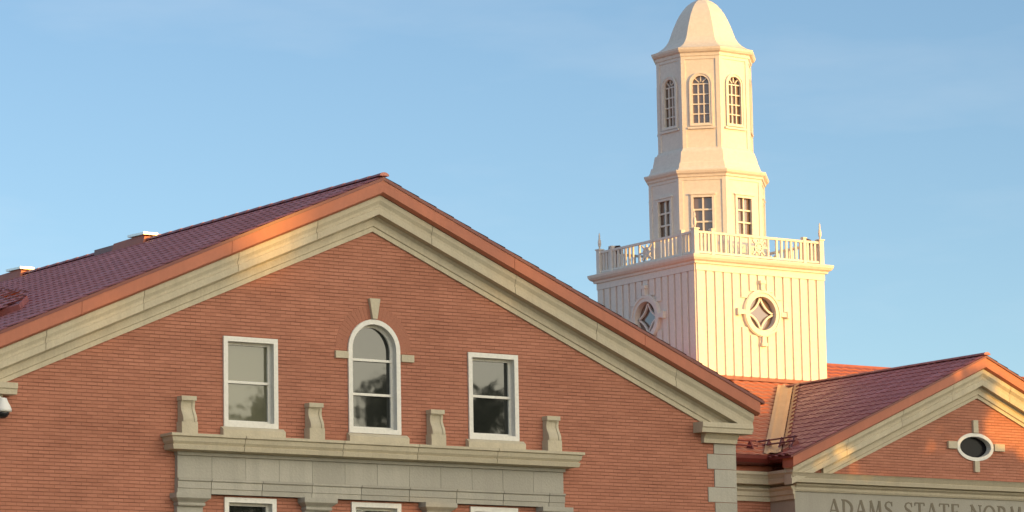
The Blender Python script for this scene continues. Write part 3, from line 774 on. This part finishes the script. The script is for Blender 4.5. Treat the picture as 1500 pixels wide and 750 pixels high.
m = MB(); m.lathe([(A2, 19.82), (A2+.04, 19.83), (A2+.05, 19.90), (A2+.10, 19.93), (A2+.13, 19.98), (A2+.14, 20.03), (A2+.10, 20.045), (.98, 20.09)], 8, TX2, TY, R8)
m.build('eaves_cornice', 'white', tower)
prof = [(A2+.09, 20.045), (1.09, 20.10), (.98, 20.18), (.895, 20.27), (.83, 20.38), (.785, 20.50), (.745, 20.62), (.69, 20.76), (.63, 20.90), (.56, 21.04), (.475, 21.17), (.37, 21.30), (.26, 21.39), (.17, 21.44), (.12, 21.47)]
m = MB(); m.lathe(prof, 8, TX2, TY, R8)
m.lathe([(.13, 21.47), (.135, 21.50), (.09, 21.52), (.07, 21.56), (.10, 21.62), (.07, 21.68), (.02, 21.72), (.012, 22.2), (.004, 22.3)], 12, TX2, TY, 0, False)
m.build('dome', 'white', tower)

# floodlights on the deck corners
def floodlight(x, y, rz, label):
    e = empty('floodlight', (x, y, 14.70), label, 'floodlight', 'floodlights on the tower deck'); e.rotation_euler = (0, 0, rz)
    m = MB(); m.box(-.03, .03, -.03, .03, 0, .48); m.box(-.09, .09, -.09, .09, 0, .03); 
    o = m.build('stand', 'gutter', None); o.parent = e
    m = MB(); m.extr([[(-.15, -.10, .47), (-.15, .10, .50), (-.15, .07, .66), (-.15, -.06, .62)], [(.15, -.10, .47), (.15, .10, .50), (.15, .07, .66), (.15, -.06, .62)]])
    o = m.build('lamp_head', 'floodbody', None); o.parent = e
M['floodbody'] = new_mat('bronze_housing', (.10, .055, .045), .45, .4)[0]
floodlight(TX+IN-.30, TY-IN+.16, .5, 'small bronze floodlight behind the railing near the tower deck corner on the right')
floodlight(TX-IN+.22, TY+IN-.35, 2.2, 'small bronze floodlight behind the railing at the far left corner of the tower deck')

# ------------------------------------------------------------------ security camera on the wing
e = empty('security_camera', (-7.42, -.02, 8.40), 'white dome security camera under the stone cornice return at the left edge', 'camera')
m = MB(); m.box(-.07, .07, -.02, .0, -.10, .10); m.tube([(0, -.02, .03), (0, -.16, .05), (0, -.20, .02)], .035, 10); o = m.build('mount', 'camwhite', None); o.parent = e
m = MB(); m.lathe([(.03, .04), (.07, .03), (.085, -.02), (.13, -.10), (.15, -.15), (.15, -.19), (.12, -.20)], 20, .05, -.20, 0, False); o = m.build('housing', 'camwhite', None, smooth=True); o.parent = e
m = MB(); m.lathe([(.115, -.195), (.11, -.235), (.08, -.275), (.04, -.30), (.005, -.305)], 16, .05, -.20, 0, False); o = m.build('dome_lens', 'camdark', None, smooth=True); o.parent = e

# ------------------------------------------------------------------ trees across the lawn (they shade the fronts and show in the panes)
def make_tree(seed, height, cr, base, nleaf, lsize, conic=.0):
    rng = np.random.default_rng(seed)
    blobs = []
    nb = 34
    for i in range(nb):
        t = rng.random(); z = base+(height-base)*(.05+.90*t)
        env = cr*(sin(pi*min(1, .12+.80*t))**.7)*(1-conic*t)
        a = rng.random()*2*pi; r = env*sqrt(rng.random())*.85
        blobs.append((r*cos(a), r*sin(a), z, cr*(.22+.20*rng.random())))
    bl = np.array(blobs); idx = rng.integers(0, nb, nleaf)
    d = rng.normal(size=(nleaf, 3)); d /= np.linalg.norm(d, axis=1)[:, None]
    rad = bl[idx, 3]*(rng.random(nleaf)**.45)
    c = bl[idx, :3]+d*rad[:, None]*np.array([1, 1, .8])
    c[:, 2] = np.minimum(c[:, 2], height+.3*rng.random(nleaf))
    u = rng.normal(size=(nleaf, 3)); u /= np.linalg.norm(u, axis=1)[:, None]
    w = np.cross(u, rng.normal(size=(nleaf, 3))); w /= np.linalg.norm(w, axis=1)[:, None]
    s = lsize*(.6+.8*rng.random(nleaf))[:, None]
    V = np.stack([c-u*s*.5, c+w*s*.28, c+u*s*.5, c-w*s*.28], 1).reshape(-1, 3)
    me = bpy.data.meshes.new('crown'); me.vertices.add(len(V)); me.vertices.foreach_set('co', V.ravel())
    me.loops.add(4*nleaf); me.loops.foreach_set('vertex_index', np.arange(4*nleaf)); me.polygons.add(nleaf)
    me.polygons.foreach_set('loop_start', np.arange(nleaf)*4); me.polygons.foreach_set('loop_total', np.full(nleaf, 4)); me.update(); me.validate()
    me.materials.append(M['leaf'])
    tm = MB(); hh = base+(height-base)*.75
    tm.tube([(0, 0, -.1), (.1, .05, base*.5), (-.05, .1, base), (.1, 0, hh)], [.42, .33, .27, .07], 9)
    for b in blobs[::2]:
        z0 = base*.8+(b[2]-base)*.45
        tm.tube([(0, 0, z0), (b[0]*.5, b[1]*.5, (z0+b[2])/2+.2), (b[0], b[1], b[2])], [.13, .08, .03], 5)
    tme = tm
    return me, tm
def place_trees(spec):
    for seed, h, cr, base, nl, ls, spots, group in spec:
        cme, tm = make_tree(seed, h, cr, base, nl, ls); tmesh = None
        for (x, y, rz, sc, label) in spots:
            e = empty('tree', (x, y, 0), label, 'tree', group); e.rotation_euler = (0, 0, rz); e.scale = (sc,)*3
            if tmesh is None:
                to = tm.build('trunk', 'bark', None, smooth=True); tmesh = to.data
            else: to = bpy.data.objects.new('trunk', tmesh); COL.objects.link(to)
            to.parent = e
            co = bpy.data.objects.new('crown', cme); COL.objects.link(co); co.parent = e
G = 'shade trees across the lawn'
place_trees([
    (3, 24.5, 6.2, 3.0, 13000, .60, [(19.5, -75, 0, 1.0, 'tall broad shade tree across the lawn opposite the wing, first in the row'), (26.8, -77, 2.1, .94, 'tall broad shade tree across the lawn, second in the row'), (33, -74, 4.0, .96, 'tall broad shade tree across the lawn, third in the row')], G),
    (5, 18.0, 5.0, 2.0, 12000, .5, [(43, -75, 1.0, 1.05, 'lower rounded tree just beyond the tall row'), (23, -70, .5, 1.12, 'tree filling the gap between first and second tall trees'), (29.5, -70, 1.7, 1.22, 'tree filling the gap between second and third tall trees'), (13.5, -74, 1.2, 1.2, 'mid-height tree at the near end of the tall row')], G),
    (12, 19.6, 3.3, 2.0, 9000, .42, [(50.6, -75, 0, 1.10, 'slender tree reflected in the arched attic window'), (53.4, -75.5, 2.0, 1.075, 'slender tree reflected at the left of the right-hand attic pane'), (57.4, -76, 4.4, .99, 'slender tree reflected at the right of the right-hand attic pane')], G),
    (9, 14.6, 3.5, 1.6, 12000, .36, [(23.2, -12, 1.3, .94, 'small leafy tree on the lawn in front of the portico, nearest the wing'), (26.4, -12.5, 2.2, .985, 'small leafy tree on the lawn in front of the middle of the portico'), (33.6, -12, 3.2, .86, 'small leafy tree on the lawn in front of the far side of the portico')], 'small trees near the portico'),
])
